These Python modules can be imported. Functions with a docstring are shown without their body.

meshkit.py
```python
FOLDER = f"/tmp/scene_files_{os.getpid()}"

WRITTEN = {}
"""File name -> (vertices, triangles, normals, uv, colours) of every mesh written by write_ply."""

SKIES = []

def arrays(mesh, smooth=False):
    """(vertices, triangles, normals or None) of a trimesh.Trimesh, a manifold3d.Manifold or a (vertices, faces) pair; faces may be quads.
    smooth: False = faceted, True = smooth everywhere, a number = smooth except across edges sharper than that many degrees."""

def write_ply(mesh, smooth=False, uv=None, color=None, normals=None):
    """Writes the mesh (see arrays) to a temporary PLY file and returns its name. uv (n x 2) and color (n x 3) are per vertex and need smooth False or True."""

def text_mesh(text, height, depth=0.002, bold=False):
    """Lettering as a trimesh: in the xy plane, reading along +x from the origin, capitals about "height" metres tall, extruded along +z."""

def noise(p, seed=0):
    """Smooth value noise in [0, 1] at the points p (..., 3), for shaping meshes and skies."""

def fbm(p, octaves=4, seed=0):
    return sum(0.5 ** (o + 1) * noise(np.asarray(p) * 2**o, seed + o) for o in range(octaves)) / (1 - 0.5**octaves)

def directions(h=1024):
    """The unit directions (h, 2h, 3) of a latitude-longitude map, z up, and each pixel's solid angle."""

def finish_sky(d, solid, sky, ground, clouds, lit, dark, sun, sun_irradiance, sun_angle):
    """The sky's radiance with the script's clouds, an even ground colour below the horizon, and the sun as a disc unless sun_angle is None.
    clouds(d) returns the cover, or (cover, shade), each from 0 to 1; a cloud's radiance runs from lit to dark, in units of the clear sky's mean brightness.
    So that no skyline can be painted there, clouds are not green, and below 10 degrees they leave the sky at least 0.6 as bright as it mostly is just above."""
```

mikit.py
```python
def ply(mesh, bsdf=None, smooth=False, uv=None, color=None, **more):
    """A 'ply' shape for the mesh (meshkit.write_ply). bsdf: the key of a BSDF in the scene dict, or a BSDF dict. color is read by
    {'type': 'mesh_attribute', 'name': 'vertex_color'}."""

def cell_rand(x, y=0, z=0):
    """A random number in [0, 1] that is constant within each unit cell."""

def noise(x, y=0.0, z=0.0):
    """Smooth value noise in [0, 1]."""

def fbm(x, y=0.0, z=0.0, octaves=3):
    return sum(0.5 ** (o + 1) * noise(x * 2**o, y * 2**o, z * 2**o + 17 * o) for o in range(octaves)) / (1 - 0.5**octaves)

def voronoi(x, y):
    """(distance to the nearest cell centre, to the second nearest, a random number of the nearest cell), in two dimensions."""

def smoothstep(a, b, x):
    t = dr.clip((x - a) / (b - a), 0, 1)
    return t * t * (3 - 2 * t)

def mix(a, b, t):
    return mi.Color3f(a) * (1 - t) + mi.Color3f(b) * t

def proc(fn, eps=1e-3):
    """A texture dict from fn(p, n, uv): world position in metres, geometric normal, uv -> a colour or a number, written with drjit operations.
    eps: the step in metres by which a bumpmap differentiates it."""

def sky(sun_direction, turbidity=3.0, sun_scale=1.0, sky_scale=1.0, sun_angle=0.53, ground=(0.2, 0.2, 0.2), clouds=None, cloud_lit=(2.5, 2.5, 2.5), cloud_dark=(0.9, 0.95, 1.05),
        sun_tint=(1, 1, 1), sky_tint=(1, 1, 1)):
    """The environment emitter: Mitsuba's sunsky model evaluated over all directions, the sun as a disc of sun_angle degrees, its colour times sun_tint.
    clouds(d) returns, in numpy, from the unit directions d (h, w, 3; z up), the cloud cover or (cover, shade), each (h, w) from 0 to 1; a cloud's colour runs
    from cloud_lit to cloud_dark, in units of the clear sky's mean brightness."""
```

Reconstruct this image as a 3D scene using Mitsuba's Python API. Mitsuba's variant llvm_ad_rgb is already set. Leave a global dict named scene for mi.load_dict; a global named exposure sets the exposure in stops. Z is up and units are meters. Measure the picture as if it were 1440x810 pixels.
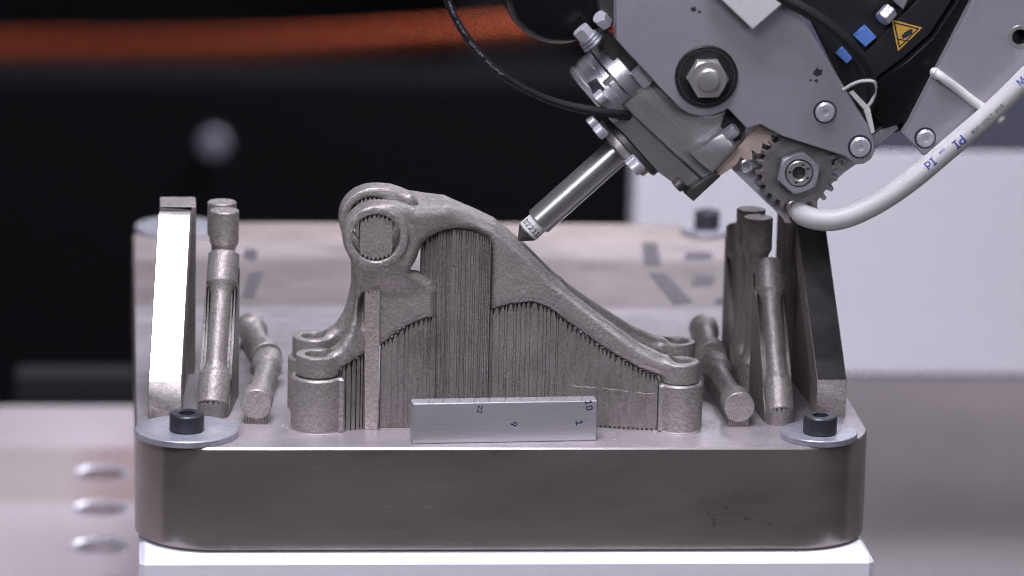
import math, numpy as np, trimesh, manifold3d as m3, shapely, mitsuba as mi, drjit as dr, mikit, meshkit
from shapely.geometry import Polygon, Point, box as sbox
from shapely.ops import unary_union
from mikit import proc, noise, fbm, smoothstep, mix

T = mi.ScalarTransform4f
S = 0.001                                  # everything below is built in millimetres
scene, labels = {}, {}

# ---------------------------------------------------------------- camera, lamps, exposure
_o = [-0.14694, -1.65741, 0.46891]
_t = [-0.05962, -0.68979, 0.23207]
scene['camera'] = {'type': 'thinlens', 'fov': 12.9783, 'fov_axis': 'x', 'aperture_radius': 0.0105, 'focus_distance': 1.7536,
                   'near_clip': 0.05, 'far_clip': 60.0, 'to_world': T().look_at(origin=_o, target=_t, up=[-0.00262, 0.23797, 0.97127])}

exposure = 0.75

def lamp(key, c, size, to, power, label):
    c, to = np.array(c, float), np.array(to, float)
    fr = trimesh.creation.box((size[0] + 60, size[1] + 60, 40))
    fr.apply_translation((0, 0, -24))
    M = np.array(T().look_at(origin=(c * S).tolist(), target=(to * S).tolist(), up=[0.02, 1, 0.1]).matrix, float)
    def put(mesh):
        v = np.array(mesh.vertices) * S
        return trimesh.Trimesh(v @ M[:3, :3].T + M[:3, 3], mesh.faces, process=False)
    scene[key + '__frame'] = mikit.ply(put(fr), 'white_paint')
    pv = np.array([[-1, -1, 0], [1, -1, 0], [1, 1, 0], [-1, 1, 0.0]]) * [size[0] / 2, size[1] / 2, 0]
    scene[key + '__diffuser'] = mikit.ply(put(trimesh.Trimesh(pv, [[0, 1, 2], [0, 2, 3]], process=False)), 'white_paint',
                                          emitter={'type': 'area', 'radiance': {'type': 'rgb', 'value': [power * k for k in (0.97, 0.955, 1.09)]}})
    labels[key] = {'label': label, 'category': 'ceiling light'}

lamp('ceiling_light', (-170, -330, 1500), (540, 600), (-100, 60, 0), 13.5, 'square lamp panel straight above the build plate')
lamp('ceiling_light_001', (-620, -1450, 1300), (1000, 800), (0, 0, 0), 4.2, 'added fill panel high up on the left, in front of the plate')  # added fill, an unseen panel that brightens the fronts from the left
lamp('ceiling_light_002', (750, -2400, 950), (1300, 900), (0, 0, 0), 1.5, 'added fill panel high up on the right, in front of the plate')  # added low fill panel for the front faces, not a ceiling lamp
lamp('ceiling_light_003', (900, 150, 1900), (1300, 700), (500, 900, -200), 4.6, 'lamp panel high above the white enclosure at the back')

lamp('ceiling_light_004', (700, 2100, 1300), (1000, 700), (420, 2900, -350), 20.0, 'added fill panel far back above the orange hose')  # added panel, put in only to brighten the hose

# ---------------------------------------------------------------- materials
def rgb(*c):
    return {'type': 'rgb', 'value': list(c) if len(c) > 1 else [c[0]] * 3}
def princ(col, rough, metallic=0.0, spec=0.5, **k):
    return {'type': 'principled', 'base_color': col if isinstance(col, dict) else rgb(*col), 'roughness': rough, 'metallic': metallic, 'specular': spec, **k}
def two(b):
    return {'type': 'twosided', 'bsdf': b}
def bump(b, fn, h, eps):
    return {'type': 'bumpmap', 'arbitrary': proc(fn, eps=eps), 'scale': h, 'bsdf': b}
def mat(key, b):
    scene[key] = two(b)

def grain(p, n, uv):                        # as-printed steel: fine sintered grains, a few bright ones
    g = noise(p.x * 2600, p.y * 2600, p.z * 2600)
    h = noise(p.x * 1150 + 7, p.y * 1150, p.z * 1150)
    w = fbm(p.x * 90, p.y * 90, p.z * 90)
    k = 0.50 + 0.60 * g + 0.46 * h + 0.28 * (w - 0.5)
    k = k + 1.4 * smoothstep(0.80, 0.97, g) * smoothstep(0.45, 0.8, h)
    return mi.Color3f(0.36, 0.328, 0.312) * k
def grain_h(p, n, uv):
    return noise(p.x * 2000, p.y * 2000, p.z * 2000) + 0.7 * noise(p.x * 900, p.y * 900, p.z * 900)
mat('sintered_steel', bump(princ(proc(grain), 0.47, 0.55), grain_h, 0.00011, 0.00006))

def support_col(p, n, uv):
    g = noise(p.x * 2400, p.y * 2400, p.z * 1900)
    h = noise(p.x * 1000, p.y * 900, p.z * 120)
    w = fbm(p.x * 70, p.y * 70, p.z * 60)
    return mi.Color3f(0.25, 0.226, 0.215) * (0.55 + 0.55 * g + 0.3 * h + 0.5 * (w - 0.5))
mat('support_steel', bump(princ(proc(support_col), 0.5, 0.5), grain_h, 0.00012, 0.00006))

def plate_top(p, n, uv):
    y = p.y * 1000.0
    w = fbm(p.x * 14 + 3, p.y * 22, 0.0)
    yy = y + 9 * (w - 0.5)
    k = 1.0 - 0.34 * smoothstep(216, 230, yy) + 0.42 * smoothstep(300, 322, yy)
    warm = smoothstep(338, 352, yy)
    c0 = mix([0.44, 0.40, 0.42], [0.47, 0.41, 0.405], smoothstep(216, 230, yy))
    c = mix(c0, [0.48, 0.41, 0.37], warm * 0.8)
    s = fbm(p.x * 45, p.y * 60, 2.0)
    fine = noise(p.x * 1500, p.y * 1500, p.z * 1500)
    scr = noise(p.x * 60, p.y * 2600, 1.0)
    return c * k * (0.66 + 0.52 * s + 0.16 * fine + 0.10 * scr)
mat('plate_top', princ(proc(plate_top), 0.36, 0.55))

def plate_side(p, n, uv):
    s = fbm(p.x * 30, p.y * 30, p.z * 60)
    scr = noise(p.x * 40 + p.y * 40, 3.0, p.z * 3500)
    blot = smoothstep(0.52, 0.75, fbm(p.x * 22 + 9, p.y * 22, p.z * 35))
    nick = smoothstep(0.90, 0.97, noise(p.x * 70 + p.z * 300, 7.0, p.z * 900 - p.x * 210)) * smoothstep(0.5, 0.7, fbm(p.x * 30, 4.0, p.z * 40))
    spot = smoothstep(0.86, 0.93, noise(p.x * 420, p.y * 420, p.z * 420))
    return mi.Color3f(0.30, 0.268, 0.252) * (0.76 + 0.34 * s + 0.13 * scr - 0.14 * blot + 0.35 * nick - 0.25 * spot * blot)
def scratch_h(p, n, uv):
    return noise(p.x * 30 + p.y * 30, 5.0, p.z * 3000)
mat('plate_side', bump(princ(proc(plate_side), 0.22, 0.6), scratch_h, 0.00002, 0.00006))

def alu_col(p, n, uv):
    s = fbm(p.x * 40, p.y * 40, p.z * 70)
    scr = noise(p.x * 180, p.y * 180, p.z * 3800)
    return mi.Color3f(0.53, 0.515, 0.54) * (0.78 + 0.2 * s + 0.14 * scr)
mat('aluminium', princ(proc(alu_col), 0.38, 0.55))
def satin_col(p, n, uv):
    s = fbm(p.x * 60, p.y * 60, p.z * 60)
    g = noise(p.x * 1800, p.y * 1800, p.z * 1800)
    sm = smoothstep(0.5, 0.72, fbm(p.x * 24 + 4, p.y * 24, p.z * 24 + 2, 4))
    return mi.Color3f(0.355, 0.342, 0.378) * (0.90 + 0.20 * s + 0.12 * g - 0.17 * sm)
mat('satin_aluminium', princ(proc(satin_col), 0.44, 0.5))
def steel_col(p, n, uv):
    s = fbm(p.x * 90, p.y * 90, p.z * 90)
    return mi.Color3f(0.50, 0.48, 0.47) * (0.8 + 0.35 * s)
def pale_col(p, n, uv):
    return satin_col(p, n, uv) * 1.55
mat('pale_aluminium', princ(proc(pale_col), 0.42, 0.3))
def block_col(p, n, uv):
    return mi.Color3f(0.47, 0.455, 0.465) * (0.7 + 0.35 * fbm(p.x * 50, p.y * 50, p.z * 50) + 0.25 * noise(p.x * 900 + p.z * 900, p.y * 300, p.x * 120 - p.z * 120))
mat('milled_block', princ(proc(block_col), 0.36, 0.6))
mat('block_dark', princ((0.30, 0.29, 0.295), 0.38, 0.6))
mat('machined_steel', princ(proc(steel_col), 0.34, 0.7))
mat('tube_steel', princ((0.6, 0.585, 0.585), 0.27, 0.85))
mat('bright_steel', princ((0.66, 0.65, 0.69), 0.3, 0.85))
mat('bolt_zinc', princ((0.58, 0.58, 0.63), 0.33, 0.5))
mat('bright_grain', princ((0.55, 0.52, 0.50), 0.5, 0.4))
mat('dark_steel', princ((0.115, 0.108, 0.105), 0.4, 0.7))
def gear_col(p, n, uv):
    return mi.Color3f(0.30, 0.285, 0.285) * (0.6 + 0.8 * fbm(p.x * 260, p.y * 260, p.z * 260))
mat('gear_steel', princ(proc(gear_col), 0.42, 0.7))
mat('polished_steel', princ((0.62, 0.61, 0.60), 0.10, 1.0))
def zinc_col(p, n, uv):
    return mi.Color3f(0.42, 0.425, 0.48) * (0.62 + 0.5 * fbm(p.x * 130, p.y * 130, p.z * 130) + 0.3 * fbm(p.x * 700, p.y * 700, 0.0))
mat('zinc_plate', princ(proc(zinc_col), 0.4, 0.55))
mat('black_oxide', princ((0.048, 0.05, 0.062), 0.38, 0.4))
mat('black_plastic', princ((0.014, 0.014, 0.016), 0.42))
mat('black_gloss', princ((0.007, 0.007, 0.008), 0.25, spec=0.35))
mat('black_rubber', princ((0.011, 0.011, 0.013), 0.5, spec=0.35))
def cable_col(p, n, uv):
    return mi.Color3f(0.47, 0.455, 0.455) * (0.9 + 0.2 * fbm(p.x * 70, p.y * 70, p.z * 70))
mat('white_cable', princ(proc(cable_col), 0.45))
mat('white_plastic', princ((0.62, 0.61, 0.60), 0.4))
mat('white_paint', princ((0.74, 0.73, 0.78), 0.5))
mat('blue_plastic', princ((0.10, 0.22, 0.58), 0.5))
mat('yellow_print', princ((0.62, 0.36, 0.06), 0.5))
mat('black_print', princ((0.02, 0.02, 0.025), 0.6))
mat('ink_blue', princ((0.03, 0.045, 0.26), 0.6))
mat('ink_marker', princ((0.012, 0.010, 0.06), 0.6))
mat('red_plastic', princ((0.30, 0.04, 0.04), 0.5))
mat('beige_bronze', princ((0.66, 0.52, 0.45), 0.42, 0.15))
mat('orange_rubber', princ((0.58, 0.115, 0.045), 0.6))
mat('dark_wall', princ((0.006, 0.006, 0.0068), 0.9, spec=0.0))
mat('dark_panel', princ((0.02, 0.02, 0.022), 0.7, spec=0.1))
mat('concrete', princ((0.2, 0.195, 0.19), 0.8, spec=0.1))
mat('dark_grey_steel', princ((0.105, 0.096, 0.105), 0.5, 0.3))
def grain_pale(p, n, uv):
    return grain(p, n, uv) * mi.Color3f(1.14, 1.10, 1.08)
mat('sintered_pale', bump(princ(proc(grain_pale), 0.5, 0.45), grain_h, 0.00008, 0.00006))
def unlit_col(p, n, uv):  # sloping face that misses the lamp: its darkness put into the colour
    return mi.Color3f(0.15, 0.142, 0.142) * (0.45 + 0.9 * fbm(p.x * 160, p.y * 160, p.z * 160, 4) + 0.5 * smoothstep(0.8, 0.95, noise(p.x * 1300, p.y * 1300, p.z * 1300)))
mat('unlit_steel', bump(princ(proc(unlit_col), 0.33, 0.7), grain_h, 0.00005, 0.00006))
mat('dark_post', princ((0.009, 0.009, 0.010), 0.8, spec=0.05))
mat('blue_grey_paint', princ((0.095, 0.098, 0.135), 0.6, spec=0.2))
def bench_col(p, n, uv):
    s = fbm(p.x * 9, p.y * 5, 0.0)
    r = smoothstep(0.5, 0.75, fbm(p.x * 16 + 5, p.y * 9, 1.0))
    y = p.y * 1000 + 20 * (s - 0.5)
    dark_mark = smoothstep(425, 450, y) * (1 - smoothstep(525, 545, y))  # brownish band across the bench by depth
    red = smoothstep(-0.175, -0.15, p.x) * dark_mark
    c = mix([0.52, 0.455, 0.475], [0.37, 0.32, 0.30], 0.8 * dark_mark)
    return mix(c, [0.27, 0.15, 0.155], 0.5 * red + 0.18 * r) * (0.80 + 0.5 * s)
mat('bench_metal', princ(proc(bench_col), 0.4, 0.35))
def desk_col(p, n, uv):
    s = fbm(p.x * 12, p.y * 8, 0.0)
    return mi.Color3f(0.175, 0.15, 0.15) * (0.75 + 0.5 * s)
mat('brown_steel', princ(proc(desk_col), 0.5, 0.3))
mat('knob_grey', princ((0.16, 0.16, 0.20), 0.4))

# ---------------------------------------------------------------- mesh helpers (millimetres)
def mesh_of(x):
    if hasattr(x, 'to_mesh'):
        m = x.to_mesh()
        return trimesh.Trimesh(np.array(m.vert_properties[:, :3]), np.array(m.tri_verts), process=False)
    if isinstance(x, (list,)):
        return trimesh.util.concatenate([mesh_of(q) for q in x])
    return x
def man(m):
    m = mesh_of(m).copy()
    m.merge_vertices()
    return m3.Manifold(m3.Mesh(np.array(m.vertices, np.float32), np.array(m.faces, np.uint32)))
counts = {}
def numbered(key):
    counts[key] = counts.get(key, 0) + 1
    return key if counts[key] == 1 else '%s_%03d' % (key, counts[key] - 1)
def add(name, mesh, m, parent=None, smooth=32, label=None, cat=None, group=None, kind=None):
    key = numbered((parent + '__' if parent else '') + name)
    me = mesh_of(mesh)
    me = trimesh.Trimesh(np.array(me.vertices) * S, np.array(me.faces), process=False)
    if smooth:
        me.merge_vertices()
    scene[key] = mikit.ply(me, m, smooth=smooth)
    tag(key, label, cat, group, kind)
    return key
def tag(key, label=None, cat=None, group=None, kind=None):
    d = {k: v for k, v in (('label', label), ('category', cat), ('group', group), ('kind', kind)) if v}
    if d:
        labels.setdefault(key, {}).update(d)
def thing(name, label, cat, group=None):
    key = numbered(name)
    tag(key, label, cat, group)
    return key

import mapbox_earcut
def ring_inset(r, b):
    """r: (n,2) ring with the solid on its left; every vertex moved b into the solid"""
    d = np.roll(r, -1, 0) - r
    d /= np.maximum(np.linalg.norm(d, axis=1, keepdims=True), 1e-9)
    n = np.stack([-d[:, 1], d[:, 0]], 1)
    n0 = np.roll(n, 1, 0)
    return r + b * (n + n0) / np.maximum(1 + (n * n0).sum(1, keepdims=True), 0.35)
def prism(poly, y0, y1, b=0.25, place=None):
    """Chamfered slab: a polygon of (X, Z) between the depths y0 < y1 (or handed to place(u, v, w))."""
    out = []
    if not isinstance(poly, (Polygon, shapely.MultiPolygon)):
        poly = Polygon(poly)
    for g in getattr(poly, 'geoms', [poly]):
        g = shapely.geometry.polygon.orient(g.buffer(0) if not g.is_valid else g, 1.0)
        if g.is_empty or g.geom_type != 'Polygon':
            continue
        rings = [np.array(r.coords)[:-1] for r in (g.exterior, *g.interiors)]
        V, Fc, at = [], [], 0
        ins = [ring_inset(r, b) for r in rings]
        flat = np.vstack(ins)
        ends = np.cumsum([len(r) for r in ins]).astype(np.uint32)
        tri = np.array(mapbox_earcut.triangulate_float64(flat, ends)).reshape(-1, 3)
        a, c, d = flat[tri[:, 0]], flat[tri[:, 1]], flat[tri[:, 2]]
        area = (c[:, 0] - a[:, 0]) * (d[:, 1] - a[:, 1]) - (c[:, 1] - a[:, 1]) * (d[:, 0] - a[:, 0])
        tri[area < 0] = tri[area < 0][:, [0, 2, 1]]
        N = len(flat)
        outer = np.vstack(rings)
        layers = [(flat, y0), (outer, y0 + b), (outer, y1 - b), (flat, y1)]
        for p, y in layers:
            V.append(np.stack([p[:, 0], np.full(N, y), p[:, 1]], 1))
        Fc.append(tri)                                    # front, faces -Y
        Fc.append(tri[:, [0, 2, 1]] + 3 * N)
        s = 0
        for r in rings:
            n = len(r)
            i = np.arange(n) + s
            j = np.roll(np.arange(n), -1) + s
            for k in range(3):
                A, B, Cc, D = i + k * N, j + k * N, j + (k + 1) * N, i + (k + 1) * N
                Fc.append(np.stack([A, D, Cc], 1))
                Fc.append(np.stack([A, Cc, B], 1))
            s += n
        v, f = np.vstack(V), np.vstack(Fc)
        f = f[:, [0, 1, 2]]
        if place:
            v = place(v[:, 0], v[:, 2], v[:, 1])
        out.append(trimesh.Trimesh(v, f, process=False))
    m = trimesh.util.concatenate(out)
    if place is None and m.volume < 0:
        m.invert()
    return m
def plan(poly, z0, z1, b=0.25):
    """Chamfered slab: a polygon of (X, Y) between two heights."""
    m = prism(poly, z0, z1, b, place=lambda u, v, w: np.stack([u, v, w], 1))
    if m.volume < 0:
        m.invert()
    return m
def side(poly, x0, x1, b=0.25):
    """Chamfered slab: a polygon of (Y, Z) between two X."""
    m = prism(poly, x0, x1, b, place=lambda u, v, w: np.stack([w, u, v], 1))
    if m.volume < 0:
        m.invert()
    return m
def frame(axis, up=(0, -1, 0)):
    a = np.array(axis, float); a /= np.linalg.norm(a)
    u = np.array(up, float); u -= a * (u @ a)
    if np.linalg.norm(u) < 1e-6:
        u = np.array([1.0, 0, 0]); u -= a * (u @ a)
    u /= np.linalg.norm(u)
    return a, u, np.cross(a, u)
def lathe(p0, axis, prof, n=48, phase=0.0, up=(0, -1, 0)):
    """prof: (t, r) along the axis from p0; closed where r = 0"""
    a, u, w = frame(axis, up)
    ang = np.arange(n) * 2 * np.pi / n + phase
    ring = np.cos(ang)[:, None] * u + np.sin(ang)[:, None] * w
    V = np.concatenate([np.array(p0) + a * t + ring * r for t, r in prof])
    Fc = []
    i, j = np.arange(n), np.roll(np.arange(n), -1)
    for k in range(len(prof) - 1):
        A, B, Cc, D = i + k * n, j + k * n, j + (k + 1) * n, i + (k + 1) * n
        Fc += [np.stack([A, B, Cc], 1), np.stack([A, Cc, D], 1)]
    m = trimesh.Trimesh(V, np.vstack(Fc), process=False)
    m.merge_vertices()
    m.update_faces(m.nondegenerate_faces())
    m.remove_unreferenced_vertices()
    if m.volume < 0:
        m.invert()
    return m
def rod(p0, axis, r, h, b=0.3, n=48, phase=0.0, up=(0, -1, 0)):
    return lathe(p0, axis, [(0, 0), (0, r - b), (b, r), (h - b, r), (h, r - b), (h, 0)], n, phase, up)
def hexa(p0, axis, r, h, b=0.4, phase=0.0, up=(0, -1, 0)):
    body = man(lathe(p0, axis, [(0, 0), (0, r), (h, r), (h, 0)], 6, phase, up))
    cone = man(lathe(p0, axis, [(-0.01, 0), (-0.01, r * 1.2), (h - b, r * 1.03), (h + .01, r * 0.86), (h + .01, 0)], 48, 0, up))
    return mesh_of(body ^ cone)
def socket_screw(p0, axis, r, h, hexr, depth, b=0.5, phase=0.3, up=(0, -1, 0)):
    head = man(rod(p0, axis, r, h, b, 56, 0, up))
    a = frame(axis, up)[0]
    hole = man(lathe(np.array(p0) + a * (h - depth), axis, [(0, 0), (0, hexr), (depth + 1, hexr), (depth + 1, 0)], 6, phase, up))
    return mesh_of(head - hole)
def spline(pts, n=80):
    from scipy.interpolate import CubicSpline
    p = np.array(pts, float)
    t = np.concatenate([[0], np.cumsum(np.linalg.norm(np.diff(p, axis=0), axis=1))])
    return CubicSpline(t, p)(np.linspace(0, t[-1], n))
def tube(p, r, n=20, cap=True):
    p = np.array(p, float)
    t = np.gradient(p, axis=0); t /= np.linalg.norm(t, axis=1, keepdims=True)
    ref = np.array([0, -1.0, 0.03])
    u = ref - t * (t @ ref)[:, None]; u /= np.linalg.norm(u, axis=1, keepdims=True)
    w = np.cross(t, u)
    ang = np.arange(n) * 2 * np.pi / n
    R = np.broadcast_to(r, (len(p),))
    V = (p[:, None] + R[:, None, None] * (np.cos(ang)[None, :, None] * u[:, None] + np.sin(ang)[None, :, None] * w[:, None])).reshape(-1, 3)
    i, j = np.arange(n), np.roll(np.arange(n), -1)
    Fc = []
    for k in range(len(p) - 1):
        A, B, Cc, D = i + k * n, j + k * n, j + (k + 1) * n, i + (k + 1) * n
        Fc += [np.stack([A, B, Cc], 1), np.stack([A, Cc, D], 1)]
    if cap:
        V = np.vstack([V, p[0], p[-1]])
        Fc += [np.stack([np.full(n, len(V) - 2), j, i], 1), np.stack([np.full(n, len(V) - 1), i + (len(p) - 1) * n, j + (len(p) - 1) * n], 1)]
    m = trimesh.Trimesh(V, np.vstack(Fc), process=False)
    if m.volume < 0:
        m.invert()
    return m
def bx(c, size, b=0.3, R=None):
    h = np.array(size) / 2
    pts = []
    for s in np.ndindex(2, 2, 2):
        g = np.array(s) * 2 - 1
        for k in range(3):
            q = h - b; q = q.copy(); q[k] = h[k]
            pts.append(g * q)
    v = np.array(pts)
    if R is not None:
        v = v @ np.array(R).T
    return mesh_of(m3.Manifold.hull_points((v + np.array(c)).astype(np.float32)))
def rotz(m, deg, c):
    m = m.copy()
    m.apply_transform(trimesh.transformations.rotation_matrix(math.radians(deg), (0, 0, 1), c))
    return m
def round_poly(poly, r):
    g = poly if isinstance(poly, Polygon) else Polygon(poly)
    return g.buffer(-r, quad_segs=8).buffer(2 * r, quad_segs=8).buffer(-r, quad_segs=8).simplify(0.02)
def text_at(s, h, place, depth=0.04, bold=False):
    """lettering with its text plane handed to place(x, y, z) -> points"""
    m = meshkit.text_mesh(s, h, depth, bold)
    m.apply_translation((-m.bounds.mean(0)[0], -m.bounds.mean(0)[1], 0))
    m = m.subdivide_to_size(h * 0.5) if False else m
    v = np.array(m.vertices)
    return trimesh.Trimesh(place(v[:, 0], v[:, 1], v[:, 2]), m.faces, process=False)

# ---------------------------------------------------------------- the room around: dark wall, benches
add('wall', bx((0, 5030, 400), (7000, 60, 5600), 5), 'dark_wall', kind='structure', smooth=0)
add('floor', bx((0, 1300, -1325), (7000, 7400, 50), 3), 'concrete', kind='structure', smooth=0)

# left bench with its row of drilled holes
bench = thing('workbench', 'pinkish grey metal bench with a row of drilled holes left of the build plate', 'workbench')
holes = [(-154.43,484.2), (-154.86,422.9), (-154.93,361.30), (-154.65,298.78), (-155.02,543.8)][:4]
bp = Polygon([(-700, -100), (-128, -100), (-128, -170.80,614.8), (-700, -170.80,614.8)][:0] or [(-700, -60), (-128, -60), (-128, 612), (-700, 612)])
for hx, hy in holes:
    bp = bp.difference(Point(hx, hy).buffer(11, quad_segs=10))
add('top', plan(bp, -162, -150, 0.8), 'bench_metal', bench)
add('body', bx((-414, 276, -240), (560, 660, 155), 2), 'bench_metal', bench)
for hx, hy in holes:
    add('hole_rim', lathe((hx, hy, -161.5), (0, 0, 1), [(10.6, 10.9), (11.3, 10.9), (11.9, 11.7), (12.3, 13.6), (11.6, 13.6)], 32), 'bolt_zinc', bench)
    add('hole_floor', rod((hx, hy, -161.2), (0, 0, 1), 10.6, 4.0, .2, 32), 'dark_grey_steel', bench)
# dark cabinet just behind the left bench
cab = thing('cabinet', 'black cabinet in the dark behind the left bench, with one grey knob', 'cabinet')
add('body', bx((-60, 2550, -800), (1400, 100, 2 * (800 + (-57.80,2500.0,-348.15)[2])), 4), 'dark_wall', cab)
add('knob', lathe(((-57.36,2500.0,-406.1)), (0, -1, 0), [(-2, 0), (-2, 8), (10, 8), (12, 11), (18, 12), (21, 9), (21, 0)], 32), 'knob_grey', cab)
pd = (-172.33,760.0,-178.12)
add('drawer_front', bx(((-170.37,760.0,-178.12)[0], 770, (-170.37,760.0,-172.83)[2] - 60), ((-137.04,760.0,-178.10)[0] - (-203.62,760.0,-178.15)[0], 24, 120), 2), 'dark_panel', None, label='dark grey low panel behind the left bench', cat='panel')
# lighter dark uprights
add('upright_post', bx(((381.07,4300.0,-785.6)), (150, 60, 2400), 4), 'dark_post', label='dark grey upright post behind the tall end of the bracket', cat='post')

# right bench, white enclosure on it
rb = thing('side_bench', 'brownish grey steel bench right of the build plate', 'workbench')
add('top', bx((560, 370, -156), (760, 680, 12), 1), 'brown_steel', rb)
add('body', bx((580, 370, -260), (700, 620, 195), 3), 'brown_steel', rb)
enc = thing('enclosure', 'white machine enclosure with a blue grey lid at the back right', 'enclosure')
ex0, ez1 = (128.24,672.0,-60.03)[0], (283.04,672.0,-25.44)[2]
add('front_panel', bx((ex0 + 350, 688, (ez1 - 149.5) / 2), (700, 30, ez1 + 149.5), 1.2), 'white_paint', enc)
add('lid', bx((ex0 + 380, 692.5, ez1 + 70), (660, 39, 139.4), .6), 'blue_grey_paint', enc)

# orange hose far back
hose = spline([(-585.8,5000.0,-798.1), (-399.23,4800.0,-754.6), (-211.66,4500.0,-696.5), (-25.97,4000.0,-599.6), (112.06,3500.0,-498.1), (199.03,3100.0,-415.3), (277.75,2800.0,-349.33), (366.61,2700.0,-315.23), (506.9,2700.0,-274.87)], 70)
add('hose', tube(hose, np.linspace(17, 10.5, 70), 24), 'orange_rubber', label='thick orange hose sagging across the dark background', cat='hose')

# ---------------------------------------------------------------- white base and build plate
base = thing('base_rail', 'white painted base under the build plate', 'base')
add('rail', bx((3.6, 190, -66), (284, 396, 48), 2.2), 'white_paint', base)
plate_poly = Polygon([(-140, 0), (146.4, 0), (146.4, 386), (-140, 386)]).buffer(-30).buffer(30, quad_segs=16)
def plate_mesh(z0, z1, b):
    return plan(plate_poly, z0, z1, b)
bpl = thing('build_plate', 'thick steel build plate with rounded corners carrying the printed parts', 'build plate')
add('block', plan(plate_poly, -41, -0.004, 0.7), 'plate_side', bpl, smooth=25)
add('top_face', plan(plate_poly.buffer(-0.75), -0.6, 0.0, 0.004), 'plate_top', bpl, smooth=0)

# screws and washers
def clamp(x, y, rw, rs, hs, where, dy=0.0):
    add('washer', lathe((x, y, 0.02), (0, 0, 1), [(0, rs * .6), (0, rw - .3), (.3, rw), (2.2, rw), (2.5, rw - .3), (2.5, rs * .6), (0, rs * .6)], 72), 'zinc_plate',
        label='flat grey zinc washer ' + where, cat='washer')
    add('socket_screw', socket_screw((x, y + dy, 2.53), (0, 0, 1), rs, hs, rs * .52, hs * .55, 0.55), 'black_oxide',
        label='black socket head screw ' + where, cat='screw')
clamp(-120.2, 19.3, 19.9, 6.7, 7.0, 'at the front left corner of the plate', -3.0)
clamp(125.2, 15.0, 15.0, 6.6, 7.2, 'at the front right corner of the plate', -2.5)
clamp(-119, 367, 20.0, 6.7, 8.6, 'at the back left corner, mostly behind the left bars')
clamp(126, 367, 12.0, 5.9, 8.0, 'at the blurred back right corner of the plate')

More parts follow.
